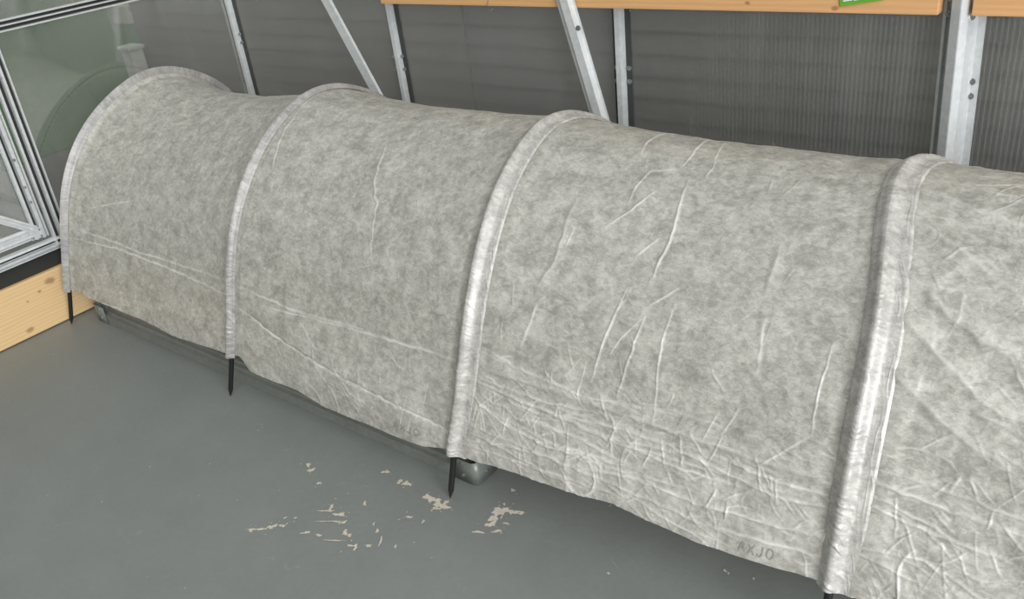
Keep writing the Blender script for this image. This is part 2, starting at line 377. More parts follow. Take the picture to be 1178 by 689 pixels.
CHIPS=[(-1.0083, 1.0171, 0.0114, 0.0081, 0.532), (-1.0064, 0.9997, 0.0075, 0.0134, 0.534), (-0.9997, 0.9825, 0.0093, 0.0079, 0.535), (-1.0068, 1.0273, 0.0133, 0.0109, 0.532), (-0.9823, 1.0356, 0.0113, 0.0068, 0.532), (-0.9644, 1.043, 0.0075, 0.004, 0.532), (-0.9756, 0.9729, 0.0092, 0.0038, 0.537), (-1.009, 0.9501, 0.0111, 0.0031, 0.537), (-0.9741, 1.0007, 0.0056, 0.0026, 0.535), (-1.0247, 1.0906, 0.0039, 0.0058, 0.526), (-1.0137, 1.0453, 0.0029, 0.0028, 0.53), (-1.1771, 0.9756, 0.01, 0.0087, 0.528), (-1.1592, 0.9763, 0.0119, 0.0087, 0.529), (-1.1375, 0.9696, 0.0118, 0.0085, 0.53), (-1.122, 0.9723, 0.0098, 0.007, 0.531), (-1.1296, 0.9838, 0.0059, 0.0057, 0.529), (-1.1351, 0.9582, 0.0078, 0.0042, 0.531), (-1.3237, 0.99, 0.0085, 0.0048, 0.521), (-1.2704, 0.9821, 0.0062, 0.0062, 0.523), (-1.2554, 0.9839, 0.0062, 0.0061, 0.524), (-1.2462, 0.9858, 0.0051, 0.0061, 0.524), (-1.1684, 0.9072, 0.0058, 0.0041, 0.533), (-1.1323, 0.913, 0.0029, 0.0041, 0.535), (-1.5103, 0.9123, 0.0044, 0.0086, 0.518), (-1.4892, 0.9024, 0.0066, 0.0074, 0.52), (-1.4352, 0.88, 0.0047, 0.0048, 0.524), (-1.4158, 0.7263, 0.0101, 0.0058, 0.536), (-1.4369, 0.7044, 0.0182, 0.0034, 0.537), (-1.4486, 0.6944, 0.0061, 0.0043, 0.537), (-1.3972, 0.7405, 0.0061, 0.0043, 0.536), (-1.3334, 0.7538, 0.0099, 0.0033, 0.538), (-1.3018, 0.7635, 0.0059, 0.0038, 0.538), (-1.3456, 0.8378, 0.0041, 0.0089, 0.531), (-1.3456, 0.8249, 0.0142, 0.0029, 0.532), (-1.3091, 0.8335, 0.0121, 0.0043, 0.533), (-1.3196, 0.8274, 0.006, 0.0035, 0.533), (-1.2835, 0.8204, 0.004, 0.0056, 0.535), (-1.2937, 0.8143, 0.0079, 0.0022, 0.535), (-1.2574, 0.7991, 0.0059, 0.0068, 0.538), (-1.2431, 0.7985, 0.0058, 0.004, 0.538), (-1.2166, 0.7789, 0.0076, 0.0034, 0.541), (-1.2047, 0.7803, 0.0038, 0.0078, 0.541), (-1.184, 0.7985, 0.0076, 0.0031, 0.541), (-1.2858, 0.8859, 0.003, 0.0044, 0.53), (-1.2218, 0.8507, 0.0023, 0.0041, 0.535), (-1.1996, 0.8395, 0.0025, 0.0081, 0.537), (-1.1705, 0.8212, 0.0028, 0.0105, 0.54), (-1.1321, 0.8268, 0.0028, 0.0038, 0.541), (-1.2897, 0.8869, 0.002, 0.0059, 0.53), (-1.3911, 0.7725, 0.0031, 0.0029, 0.534), (-1.4121, 0.76, 0.0031, 0.0029, 0.534), (-1.313, 0.8061, 0.0239, 0.0017, 0.535), (-1.2596, 0.7708, 0.0232, 0.0016, 0.539), (-0.8131, 1.1566, 0.0018, 0.0027, 0.53), (-0.4775, 1.1241, 0.0024, 0.0022, 0.549), (-0.5307, 1.1144, 0.0032, 0.0033, 0.547), (-0.5223, 1.1118, 0.0024, 0.0022, 0.547), (-0.7155, 0.994, 0.0033, 0.0022, 0.547), (-1.3929, 0.7493, 0.002, 0.0029, 0.535)]
SCR=[(-1.2231, 0.7404, -1.2439, 0.9268, 0.0011), (-1.176, 0.8267, -1.1617, 0.9111, 0.0011), (-1.1905, 0.6278, -1.1992, 0.6857, 0.0011), (-1.2787, 0.8263, -1.2933, 0.9483, 0.0011), (-0.7396, 1.0325, -0.6927, 1.0079, 0.0011), (-1.3854, 0.6716, -1.3996, 0.7547, 0.0011)]

for (cx,cy,rx,ry,ro) in CHIPS: chip(cx,cy,rx,ry,ro)
for (x0,y0,x1,y1,w) in SCR:
    d=Vector((x1-x0,y1-y0,0));nn=Vector((-d.y,d.x,0)).normalized()*w
    p=[Vector((x0,y0,.0004))-nn*.3,Vector((x0,y0,.0004))+nn*.3,Vector((x0,y0,.0004))+d*.5+nn,Vector((x1,y1,.0004))+nn*.2,Vector((x1,y1,.0004))-nn*.2,Vector((x0,y0,.0004))+d*.5-nn]
    f=bm.faces.new([bm.verts.new(q) for q in p]);f.material_index=2
for i in range(90):
    cx,cy,rx_,ry_,ro_=random.choice(CHIPS[:40]);chip(cx+random.gauss(0,.014),cy+random.gauss(0,.010),random.uniform(.0008,.0022),random.uniform(.0006,.0016),0,9)
for i in range(60):
    x=random.uniform(-2.7,-.2);y=random.uniform(.1,.95)
    if y<.95-.0*(x): chip(x,y,random.uniform(.0008,.002),random.uniform(.0008,.002),0,9)
me=bpy.data.meshes.new('floor');bm.to_mesh(me);bm.free()
for k in ('floor','chip','scratch'): me.materials.append(M[k])
o=bpy.data.objects.new('floor',me);link(o);tag(o,'grey painted floor with pale chips and scratches','floor',kind='structure')

# ------------------------------------------------------------------ left end wall
def pane(name,mat,x0,x1,y0,y1,z0,z1):
    bm=bmesh.new();box(bm,x0,x1,y0,y1,z0,z1)
    return bm
PX=XW-.012
lw=obj('wall_left',pane('',0,PX-.010,PX-.002,1.085,1.935,.20,1.40),M['pane_left']);tag(lw,'hazy clear polycarbonate end wall beside the arched end of the cover','wall',kind='structure')
lw2=obj('wall_left_upper',pane('',0,PX-.010,PX-.002,-.9,1.07,.965,1.40),M['pane_left']);lw2.name='wall_left.001';tag(lw2,'hazy polycarbonate end wall above the door rail','wall',kind='structure')
# dark strip under the sill
bm=bmesh.new();box(bm,PX-.03,PX-.004,-.9,1.95,.0,.243,.002)
o=obj('baseboard_left',bm,M['base_groove_dark']);tag(o,'dark strip between timber board and metal sill of the end wall','baseboard',kind='structure')
def groove_shades(par,p0,p1,spans,up=(1,0,0)):  # dark strips standing in for the shade inside the rail grooves
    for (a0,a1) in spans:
        bm=bmesh.new();sweep(bm,[(a0,.0045),(a1,.0045)],p0,p1,up,.003);obj('groove_shade',bm,M['base_groove_dark'],par)
# top rail : ribbed channel
bm=bmesh.new()
sec=[(-.018,0),(-.017,.013),(-.013,.013),(-.012,.001),(-.004,.001),(-.003,.011),(.001,.011),(.002,.001),(.011,.001),(.012,.014),(.016,.014),(.017,0)]
sweep(bm,sec,(PX,-.9,.938),(PX,1.93,.938),(1,0,0))
o=obj('trim_1',bm,M['galv']);tag(o,'ribbed galvanised rail running across the end wall above the door','rail',kind='structure')
groove_shades(o,(PX,-.9,.938),(PX,1.93,.938),((-.0115,-.0045),(.0025,.0105)))
# sill rail
bm=bmesh.new()
sweep(bm,[(-.019,-.004),(-.018,.016),(-.011,.018),(-.009,.004),(.001,.004),(.003,.016),(.008,.016),(.010,.004),(.015,.004),(.017,.012),(.020,.012),(.021,-.004)],(PX,-.9,.264),(PX,1.078,.264),(1,0,0))
o=obj('trim_2',bm,M['galv']);tag(o,'ribbed galvanised sill rail under the end wall door','rail',kind='structure')
groove_shades(o,(PX,-.9,.264),(PX,1.078,.264),((-.008,-.001),))
for k,y in enumerate((.55,.862,.2)): obj('screw',bolt_bm((PX+.007,y,.252),(1,0,.2),.003,.003),M['bolt'],o)
# jamb post
bm=bmesh.new()
sweep(bm,[(-.027,0),(-.027,.014),(-.019,.014),(-.017,.0),(-.006,.0),(-.004,.016),(.004,.016),(.006,.002),(.017,.002),(.018,.010),(.023,.010),(.024,0)],(PX,1.087,.25),(PX,1.098,.925),(1,0,0))
o=obj('trim_3',bm,M['galv']);tag(o,'ribbed galvanised door jamb post in the end wall','post',kind='structure')
groove_shades(o,(PX,1.087,.25),(PX,1.098,.925),((-.0165,-.0065),(.0065,.0165)))
for z in (.50,.80): obj('screw',bolt_bm((PX+.012,1.093,z),(1,0,.2),.003,.003),M['bolt'],o)
# door
bm=bmesh.new();box(bm,PX-.012,PX-.004,.36,1.02,.32,.92)
o=bm;d=obj('door_1',o,M['pane_left']);tag(d,'polycarbonate door in galvanised frame at the left edge','door',kind='structure')
stile=[(-.022,0),(-.022,.014),(-.013,.014),(-.011,.001),(-.003,.001),(-.001,.018),(.009,.018),(.011,.006),(.014,.006),(.015,.014),(.020,.014),(.021,0)]
for (y0,y1) in ((1.030,1.036),(.345,.345)):
    bm=bmesh.new();sweep(bm,stile,(PX,y0,.298),(PX,y1,.92),(1,0,0));st=obj('stile',bm,M['galv'],d);groove_shades(st,(PX,y0,.298),(PX,y1,.92),((-.0105,-.0035),))
    for z in (.42,.47,.56,.8): obj('screw',bolt_bm((PX+.018,y0+(y1-y0)*(z-.3)/.62+.002,z),(1,0,.2),.0028,.003),M['bolt'],st)
for z in (.321,.905):
    bm=bmesh.new();sweep(bm,[(-.020,0),(-.020,.010),(-.012,.012),(-.009,.004),(.000,.004),(.003,.013),(.010,.014),(.014,.006),(.019,.010),(.020,0)],(PX,.36,z),(PX,1.012,z),(1,0,0));obj('rail',bm,M['galv'],d)
bm=bmesh.new();sweep(bm,[(-.013,0),(-.013,.008),(-.005,.010),(-.003,.003),(.003,.003),(.005,.010),(.013,.008),(.013,0)],(PX+.006,1.018,.330),(PX+.006,.37,.86),(1,0,0))
o=obj('brace',bm,M['galv'],d)
bm=bmesh.new();box(bm,PX+.012,PX+.0135,.995,1.035,.300,.335,.001);o=obj('corner_plate',bm,M['galv'],d)
for (y,z) in ((1.0,.308),(1.028,.306),(1.028,.328)): obj('screw',bolt_bm((PX+.0135,y,z),(1,0,.2),.0028,.003),M['bolt'],o)

# timber board
bm=bmesh.new();box(bm,XW-.0,XW+.0,0,0,0,0) if False else None
box(bm,XW-.034,XW,-.6,1.90,.004,.187,.003)
o=obj('timber_board',bm,M['pine_board']);tag(o,'pale knotty pine board standing on edge on the floor at the left','board')

# ------------------------------------------------------------------ back wall
posts=[-2.865,-2.036,-1.222,-.432,.40,1.25]
for i in range(5):
    bm=pane('',0,posts[i]+.004,posts[i+1]-.004,YB-.004,YB+.004,.10,1.40)
    o=obj('window_%d'%(i+1),bm,M['pane_hazy' if i<2 else 'pane_back']);tag(o,kind='structure',cat='window',label=['hazy ribbed polycarbonate pane next to the corner post, crossed by thin diagonal brace','ribbed polycarbonate pane between two slim posts, crossed by broad diagonal brace','wide grey ribbed polycarbonate pane under the timber with the green card','grey ribbed polycarbonate pane at the right edge beyond the wide post','ribbed polycarbonate pane beyond the right edge'][i])
bm=bmesh.new();box(bm,-2.95,1.6,YB-.03,YB+.03,0,.10,.002);sweep(bm,[(-.02,0),(-.02,.01),(.02,.01),(.02,0)],(-2.86,YB-.03,.10),(1.6,YB-.03,.10),(0,-1,0))
o=obj('baseboard_back',bm,M['galv_base']);tag(o,'galvanised base rail along the back wall','baseboard',kind='structure')
def post(x0,x1,sec,ztop,label,bolts,strips=((-.027,-.011),(.009,.024)),group=None,name='galvanised_post'):
    r=empty(name,(x0,YB,.1),label,'post',group)
    bm=bmesh.new();sweep(bm,sec,(x0,YB-.006,.10),(x1,YB-.006,ztop),(0,-1,0))
    p=obj('channel',bm,M['galv'],r)
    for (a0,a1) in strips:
        bm=bmesh.new();sweep(bm,[(a0,.003),(a1,.003)],(x0,YB-.006,.10),(x1,YB-.006,ztop),(0,-1,0),.003);obj('flange_shade',bm,M['strip'],r)  # flat post flanges, coloured dark for the shade beside the bright crown
    for (dx,z,h) in bolts: obj('bolt',bolt_bm((x0+(x1-x0)*(z-.1)/(ztop-.1)+dx,YB-.006-h,z),(0,-1,.15),.0042,.006),M['bolt'],r)
    return r
# sweep side axis = d x up = z x (-y) = +x
hat=[(-.010,0),(-.0075,.026),(.0075,.026),(.010,0)]
slim=[(-.0085,0),(-.0070,.022),(.0070,.022),(.0085,.0)]
post(-2.866,-2.866,slim,1.40,'slim galvanised corner post at the far left of the back wall',[(.011,.70,.004),(.011,.73,.004),(-.012,.56,.02)])
post(-2.030,-2.044,slim,1.40,'slim galvanised post left of the orange timber, right of the thin brace',[(.011,.69,.004),(.011,.65,.004),(-.017,.69,.012),(-.017,.65,.012)])
post(-1.226,-1.214,hat,.862,'slim galvanised post ending under the orange timber beam',[(.018,.70,.002),(.018,.665,.002),(-.020,.70,.002),(-.020,.665,.002),(-.012,.575,.008)])
wide=[(-.034,0),(-.034,.010),(-.029,.010),(-.027,.002),(-.021,.002),(-.014,.028),(.002,.033),(.004,.033),(.014,.026),(.019,.012),(.022,.003),(.034,.003),(.034,0)]
post(-.400,-.424,[(a*1.12,b*1.9) for a,b in wide],1.40,'wide folded galvanised post interrupting the timber beam at right',[(-.031,.885,.013),(-.031,.855,.013),(.018,.885,.035),(.018,.855,.035),(.026,.72,.005),(.026,.69,.005)],((.034,.038),))
def brace(p0,p1,sec,label,bolts):
    r=empty('diagonal_brace',p1,label,'brace')
    bm=bmesh.new();sweep(bm,sec,p1,p0,(0,-1,0));obj('strut',bm,M['galv'],r)
    for (f,dx) in bolts:
        q=Vector(p0).lerp(Vector(p1),f);obj('bolt',bolt_bm(q+Vector((dx,-.004,0)),(0,-1,0),.004,.005),M['bolt'],r)
YR=1.872
def brace2(p,q,*a): # carry the strut on above the picture to the eaves
    p=Vector(p);q=Vector(q);top=p+(p-q)*((1.40-p.z)/(p.z-q.z));brace(top,q,*a)
brace2((-2.245,YR,.874),(-1.957,YR,.330),[(-.017,-.004),(-.017,.006),(.017,.006),(.017,-.004)],'thin diagonal galvanised brace on the back wall, left of the orange timber',[])
brace2((-1.333,YR,.886),(-1.182,YR,.330),[(-.034,-.010),(-.024,-.010),(-.0115,.006),(.0115,.006),(.017,-.008),(.022,-.010)],'broad diagonal galvanised brace crossing in front of the orange timber',[(.545,.020)])
# timber beam in two lengths
for (x0,x1,lab) in ((-2.02,-.452,'long orange pine beam along the top, left of the wide post'),(-.392,1.2,'orange pine beam along the top, right of the wide post')):
    bm=bmesh.new();box(bm,x0,x1,1.889,1.924,.862,1.0,.002)
    o=obj('timber_beam',bm,M['pine_beam']);tag(o,lab,'beam')
# small green card fixed to beam
r=empty('plant_card',(-.60,1.884,.88),'small green and white printed card on the timber beam','card')
ca=math.radians(9.6);cx_,cz_=-.643,.876
def cbox(name,u0,u1,w0,w1,y0,y1,mat,par):
    bm=bmesh.new();box(bm,u0,u1,y0,y1,w0,w1)
    for v in bm.verts:
        a,b=v.co.x,v.co.z;v.co.x=cx_+a*math.cos(ca)-b*math.sin(ca);v.co.z=cz_+a*math.sin(ca)+b*math.cos(ca)
    return obj(name,bm,mat,par)
cbox('card',0,.088,0,.115,1.8860,1.8891,M['card_green'],r)
wp=cbox('white_panel',.0075,.026,.009,.10,1.8845,1.8856,M['card_white'],r)
cbox('white_panel',.0295,.066,.008,.10,1.8845,1.8856,M['card_white'],r)
for k in range(4): cbox('ink_bar',.010+k*.0038,.0122+k*.0038,.012,.020,1.8839,1.8846,M['card_grey'],wp)

# wire hook below beam
bm=bmesh.new();tube(bm,[(-1.598,1.8895,.880),(-1.598,1.884,.868),(-1.597,1.882,.860),(-1.592,1.880,.853),(-1.584,1.880,.851),(-1.580,1.880,.856)],.0013,8)
o=obj('wire_hook',bm,M['white_paint'],None,True);tag(o,'tiny pale wire hook on the lower edge of the long pine beam','hook')

# ------------------------------------------------------------------ bed frame under the cover (low galvanised channel)
BX0,BX1,BY0,BY1=-2.765,-1.102,1.061,1.80
bed=empty('metal_bed_frame',((BX0+BX1)/2,(BY0+BY1)/2,0),'low dull galvanised steel frame lying on the floor under the fleece','frame')
fr=[(0,.0),(.0,.030),(.010,.031),(.012,.040),(.022,.041),(.024,.050),(.040,.050),(.042,.030)]
def rail(p0,p1,inward,nm):
    bm=bmesh.new();d=(Vector(p1)-Vector(p0)).normalized();side=d.cross(Vector((0,0,1)))
    s=1 if side.dot(Vector(inward))>0 else -1
    sweep(bm,[(a*s,b) for a,b in fr],p0,p1,(0,0,1),.0018*s);return obj(nm,bm,M['galv_base'],bed)
rail((BX0,BY0,.001),(BX1-.02,BY0,.001),(0,1,0),'front_rail')
rail((BX0+.02,BY1,.001),(BX1-.02,BY1,.001),(0,-1,0),'back_rail')
rail((BX1,BY0+.02,.001),(BX1,BY1-.02,.001),(-1,0,0),'end_rail')
rail((BX0-.0,BY0+.02,.001),(BX0-.0,BY1-.02,.001),(1,0,0),'end_rail')
def corner(cx,cy,sx,sy):
    bm=bmesh.new();R=.016;n=8;pts=[(cx-sx*.07,cy)]
    for i in range(n+1):
        a=math.pi/2*i/n;pts.append((cx-sx*R+sx*R*math.sin(a),cy-sy*R+sy*R*math.cos(a)))
    pts.append((cx,cy-sy*.07))
    A=[bm.verts.new((x,y,.001)) for x,y in pts];B=[bm.verts.new((x,y,.062)) for x,y in pts]
    for i in range(len(pts)-1): bm.faces.new((A[i],A[i+1],B[i+1],B[i]))
    o=obj('corner_plate',bm,M['galv_base'],bed,True)
    m=o.modifiers.new('t','SOLIDIFY');m.thickness=.002;m.offset=0
    for z in (.018,.050):
        obj('bolt',bolt_bm((cx-sx*.040,cy+sy*.001,z),(0,sy,0),.0032,.003),M['bolt'],o)
        obj('bolt',bolt_bm((cx+sx*.001,cy-sy*.038,z),(sx,0,0),.0032,.003),M['bolt'],o)
for sx,xx in ((1,BX1+.002),(-1,BX0-.002)):
    for sy,yy in ((-1,BY0-.002),(1,BY1+.002)): corner(xx,yy,sx,sy)

# ------------------------------------------------------------------ fleece tunnel
tun=empty('fleece_tunnel',(-1.2,1.44,0),'long white fleece tunnel cover stretched over hoops on the floor','tunnel')
NU,NV=2100,600
u=np.linspace(-.012,4.012,NU)
sv=np.concatenate([np.linspace(0,1,520)*1.14,1.14+np.linspace(0,1,81)[1:]*(LTOT-.10-1.14)])
NV=len(sv)
U,V=np.meshgrid(u,sv,indexing='ij')
# hem: lower the first rows to the hem line
xh=surf(U[:,0],np.full(NU,.12))[0]
hem=np.interp(xh,HEM[:,0],HEM[:,1])+.0015*vnoise(xh*14,xh*0,5)
S0=hem[:,None]
S=S0+(sv[None,:]/sv[-1])*(LTOT-.06-S0)
XA,_,_,_,_=surf(U,S)
ZP=prof(S)[1];disp=np.zeros_like(U);crease=np.zeros_like(U)
xm=XA                      # metres along
near=sm(-1.3,-.2,xm)       # cloth creased more towards the near end
low=1-sm(.16,.42,S)
# soft billow and packing crumple
disp+=.0035*fbm(xm*5,S*5,21,2)
disp+=(.0008+.0010*near)*fbm(xm*22+S*6,S*22,31,3)
mid=sm(.5,2.2,U)
# paper-like crumple: thin sharp crease lines of several sizes
def cl(a,b,seed,w): return np.exp(-np.abs(vnoise(a,b,seed))/w)
w1=vnoise(xm*9,S*9,41)*1.1;w2=vnoise(xm*9,S*9,42)*1.1
patch=sm(-.1,.6,fbm(xm*4,S*5,46,2))
cr=cl(xm*13+w1,S*15+w2,43,.05)*.0022*patch+cl(xm*27+w2*1.5,S*25+w1*1.5,44,.07)*.0012*sm(-.2,.5,vnoise(xm*7,S*7,47))+cl(xm*52+w1,S*50+w2,45,.12)*.0005
fine=cl(xm*38+w1*2,S*30+w2*2,48,.09)*.0010*sm(-.3,.4,vnoise(xm*9,S*9,49))+cl(xm*21+w2*2,S*34-xm*9,50,.06)*.0012*sm(-.2,.5,vnoise(xm*8,S*10,56))
right=sm(2.95,3.1,U)
disp+=cr*(.07+1.15*low*mid+.30*near+.25*right)+fine*(.9*low*mid+.15*near+.35*right)
crease+=np.clip(cr/.0022-.25,0,1)*(.03+.55*low*mid+.14*near+.15*right)+np.clip(fine/.0010-.35,0,1)*(.50*low*mid+.05*near+.14*right)+.10*low*mid
# long thin tension folds near the bottom, running lengthways
t_=U-np.floor(U)
lowf=(1-sm(.22,.40,S))
ph=S+.020*4*t_*(1-t_)+.006*vnoise(xm*6,S*6,53)
f1=cl(xm*1.1+7,ph*17,51,.10)*lowf*(.25+.75*mid)*(.4+.6*sm(-.4,.5,vnoise(xm*3,S*12,54)))
f2=cl(xm*1.9+3,ph*34,52,.14)*lowf*(.2+.8*mid)*sm(-.3,.5,vnoise(xm*4,S*15,55))
disp+=.0026*f1+.0014*f2
crease+=.35*np.clip(f1-.4,0,1)+.3*np.clip(f2-.4,0,1)
# diagonal soft folds right of the fourth hoop
dg=ridged((xm*.55+S*.55)*9+vnoise(xm*4,S*4,61)*.6,(S*.5-xm*.5)*2.2,62)
disp+=.0050*np.maximum(0,dg-.2)*right
crease+=.25*np.maximum(0,dg-.55)*right
for j in range(4):
    du=xm-HXI(j,ZP)
    lo,hi=[(-.03,.03),(-.03,.03),(-.03,.052),(-.032,.056)][j]
    k_=sm(lo-.02,lo,du)*(1-sm(hi,hi+.02,du));disp*=1-.88*k_;crease*=1-.6*k_
for (a0,a1,b0,b1) in ((1.755,1.88,.118,.158),(2.80,2.895,.170,.212)):   # cloth lies flat where it is printed
    k_=sm(a0-.03,a0,U)*(1-sm(a1,a1+.03,U))*sm(b0-.02,b0,S)*(1-sm(b1,b1+.02,S));disp*=1-.9*k_;crease*=1-.8*k_
sk=4*t_*(1-t_)
disp+=.014*sk**.7*mid*np.exp(-((S-.19)/.085)**2)
# individual creases seen on the cloth
def seg_dist(px,ps,a,b):
    dx,ds=b[0]-a[0],b[1]-a[1];L=dx*dx+ds*ds+1e-12
    t=np.clip(((px-a[0])*dx+(ps-a[1])*ds)/L,0,1)
    cx,cs=px-(a[0]+t*dx),ps-(a[1]+t*ds)
    sign=np.sign(dx*(ps-a[1])-ds*(px-a[0]))
    return np.hypot(cx,cs),t,sign
def uinv(xx,ss): # hoop index of a point xx metres along at height of arc ss
    uu=np.linspace(-.012,3.62,400);xs=surf(uu,np.full(400,ss))[0];return float(np.interp(xx,xs,uu))
ALL=[]
for pts,wd,am in STROKES:
    if wd<.0115: wd*=.40;am*=.45
    ALL.append((pts,wd,am,1.,1))
rr=random.Random(5)
def scatter(n,u0,u1,s0,s1,l0,l1,wd,am,wt,along=.5):
    for _ in range(n):
        uu=rr.uniform(u0,u1);ss=rr.uniform(s0,s1)
        ang=rr.gauss(0,.5) if rr.random()<along else rr.uniform(-1.5,1.5)
        L_=rr.uniform(l0,l1);k=rr.uniform(.6,1.2)
        du_=L_*math.cos(ang)/.8;ds_=-abs(L_*math.sin(ang))*rr.choice((1,1,-1))
        bend=rr.uniform(-.12,.12)*L_
        pts=[(uu,ss),(uu+du_*.5,ss+ds_*.5+bend),(uu+du_,ss+ds_)]
        if not all(.13<p[1]<1.1 and 0<p[0]<3.6 for p in pts): continue
        if any(1.74<p[0]<1.90 and p[1]<.17 or 2.78<p[0]<2.91 and .155<p[1]<.225 for p in pts): continue
        ALL.append((pts,wd*k,am*k,wt*rr.uniform(.5,1.1),1))
scatter(210,2.05,2.98,.17,.40,.02,.07,.0022,.0016,.75)
scatter(150,3.05,3.6,.17,.46,.02,.08,.0022,.0016,.75)
scatter(60,1.55,2.0,.14,.30,.012,.04,.0018,.0012,.6,.2)
scatter(40,2.02,2.25,.14,.32,.015,.05,.0020,.0016,.8,.2)
scatter(34,2.1,2.95,.42,.9,.02,.07,.0022,.0012,.35,.2)
scatter(60,3.08,3.6,.45,1.0,.03,.09,.0026,.0018,.45,.5)
scatter(20,1.1,1.95,.3,.9,.015,.05,.0018,.0008,.3,.2)
for k in range(16): # long lines drawn tight between the sleeves near the hem
    s_a=rr.uniform(.17,.40);uu=rr.choice((2.05,2.05,3.06));e_=rr.uniform(.35,.9) if uu<3 else .52
    ALL.append(([(uu,s_a),(uu+e_*.5,s_a+rr.uniform(-.03,.0)),(uu+e_,s_a+rr.uniform(-.02,.03))],.003,.0022,.7,1))
for pts,wd,am,wt,_k in ALL:
    q=[(float(surf(np.array([uu]),np.array([ss]))[0][0]),ss) for (uu,ss) in pts]
    mg=max(.02,wd*5)
    i0=max(0,int(np.searchsorted(u,min(p[0] for p in pts)-mg/.7-.03)));i1=min(NU,int(np.searchsorted(u,max(p[0] for p in pts)+mg/.7+.03)))
    lo_=min(p[1] for p in pts)-mg;hi_=max(p[1] for p in pts)+mg
    if i1-i0<2: continue
    j0=int(np.searchsorted(S[i0:i1].max(0),lo_));j1=int(np.searchsorted(S[i0:i1].min(0),hi_))
    if j1-j0<2: continue
    sl_=(slice(i0,i1),slice(j0,j1))
    X_=xm[sl_];S_=S[sl_];jit=.0022*vnoise(X_*60,S_*60,71)*min(1,wd/.003)
    best=np.full(X_.shape,9.);bt=np.zeros_like(X_);bs=np.zeros_like(X_);n=len(q)-1
    for i in range(n):
        d,tt,sg=seg_dist(X_+jit,S_+jit,q[i],q[i+1])
        m=d<best;best=np.where(m,d,best);bt=np.where(m,(i+tt)/n,bt);bs=np.where(m,sg,bs)
    ww=np.where(bs>0,wd*1.3,wd*.55)
    tap=np.clip(np.sin(np.pi*np.clip(bt*.9+.05,0,1)),0,1)**.5
    h=am*np.exp(-(best/ww)**1.5)*tap
    h-=am*.35*np.exp(-((best-wd*1.4)/wd)**2)*(bs>0)*np.sin(np.pi*bt)
    disp[sl_]+=h
    cw=.95*wt if wd<.0115 else .45
    crease[sl_]=np.maximum(crease[sl_],cw*np.exp(-(best/(min(wd,.006)*.8))**2)*tap*(.45+.55*sm(-.5,.4,vnoise(X_*45,S_*45,73))))
# pinch beside each hoop: gathers fanning out from the lower sleeve
for j in range(4):
    du=xm-HXI(j,ZP)
    fan=np.exp(-np.abs(du)/.05)*low
    fan=fan*sm(.02,.05,np.abs(du-.01));disp+=fan*.0035*vnoise(S*60+du*25,du*8+j*13,81+j)
    disp-=.0025*np.exp(-((np.abs(du+.004)-.026)/.012)**2)
x,y,z,ny,nz=surf(U,S)
y=y+ny*disp;z=z+nz*disp
# local tuck-up where hem meets hoop feet is in HEM; slight flutter of the hem
fl=(1-sm(0,.10,S-S0))
y=y-fl*.004*(.5+.5*vnoise(xm*9,S*0,91))
def grid(name,x,y,z,uu,vv,mat,parent):
    n,m=x.shape
    co=np.stack([x,y,z],-1).reshape(-1,3)
    i=np.arange(n*m).reshape(n,m)
    f=np.stack([i[:-1,:-1],i[1:,:-1],i[1:,1:],i[:-1,1:]],-1).reshape(-1,4)
    me=bpy.data.meshes.new(name)
    me.vertices.add(len(co));me.vertices.foreach_set('co',co.astype(np.float32).ravel())
    me.loops.add(f.size);me.loops.foreach_set('vertex_index',f.astype(np.int32).ravel())
    me.polygons.add(len(f));me.polygons.foreach_set('loop_start',np.arange(0,f.size,4,dtype=np.int32))
    uvl=me.uv_layers.new(name='UVMap')
    uvv=np.stack([uu,vv],-1).reshape(-1,2)[f.ravel()]
    uvl.data.foreach_set('uv',uvv.astype(np.float32).ravel())
    me.update(calc_edges=True);me.validate()
    me.polygons.foreach_set('use_smooth',np.ones(len(f),bool))
    me.materials.append(mat)
    o=bpy.data.objects.new(name,me);link(o,parent)
    if parent is not None:
        off=Vector((0,0,0));q=parent
        while q is not None: off+=q.location;q=q.parent
        o.location=-off
    return o
cover=grid('fleece_cover',x,y,z,xm,S,M['fleece'],tun)
at_=cover.data.attributes.new('crease','FLOAT','POINT');at_.data.foreach_set('value',np.clip(crease,0,1).astype(np.float32).ravel())
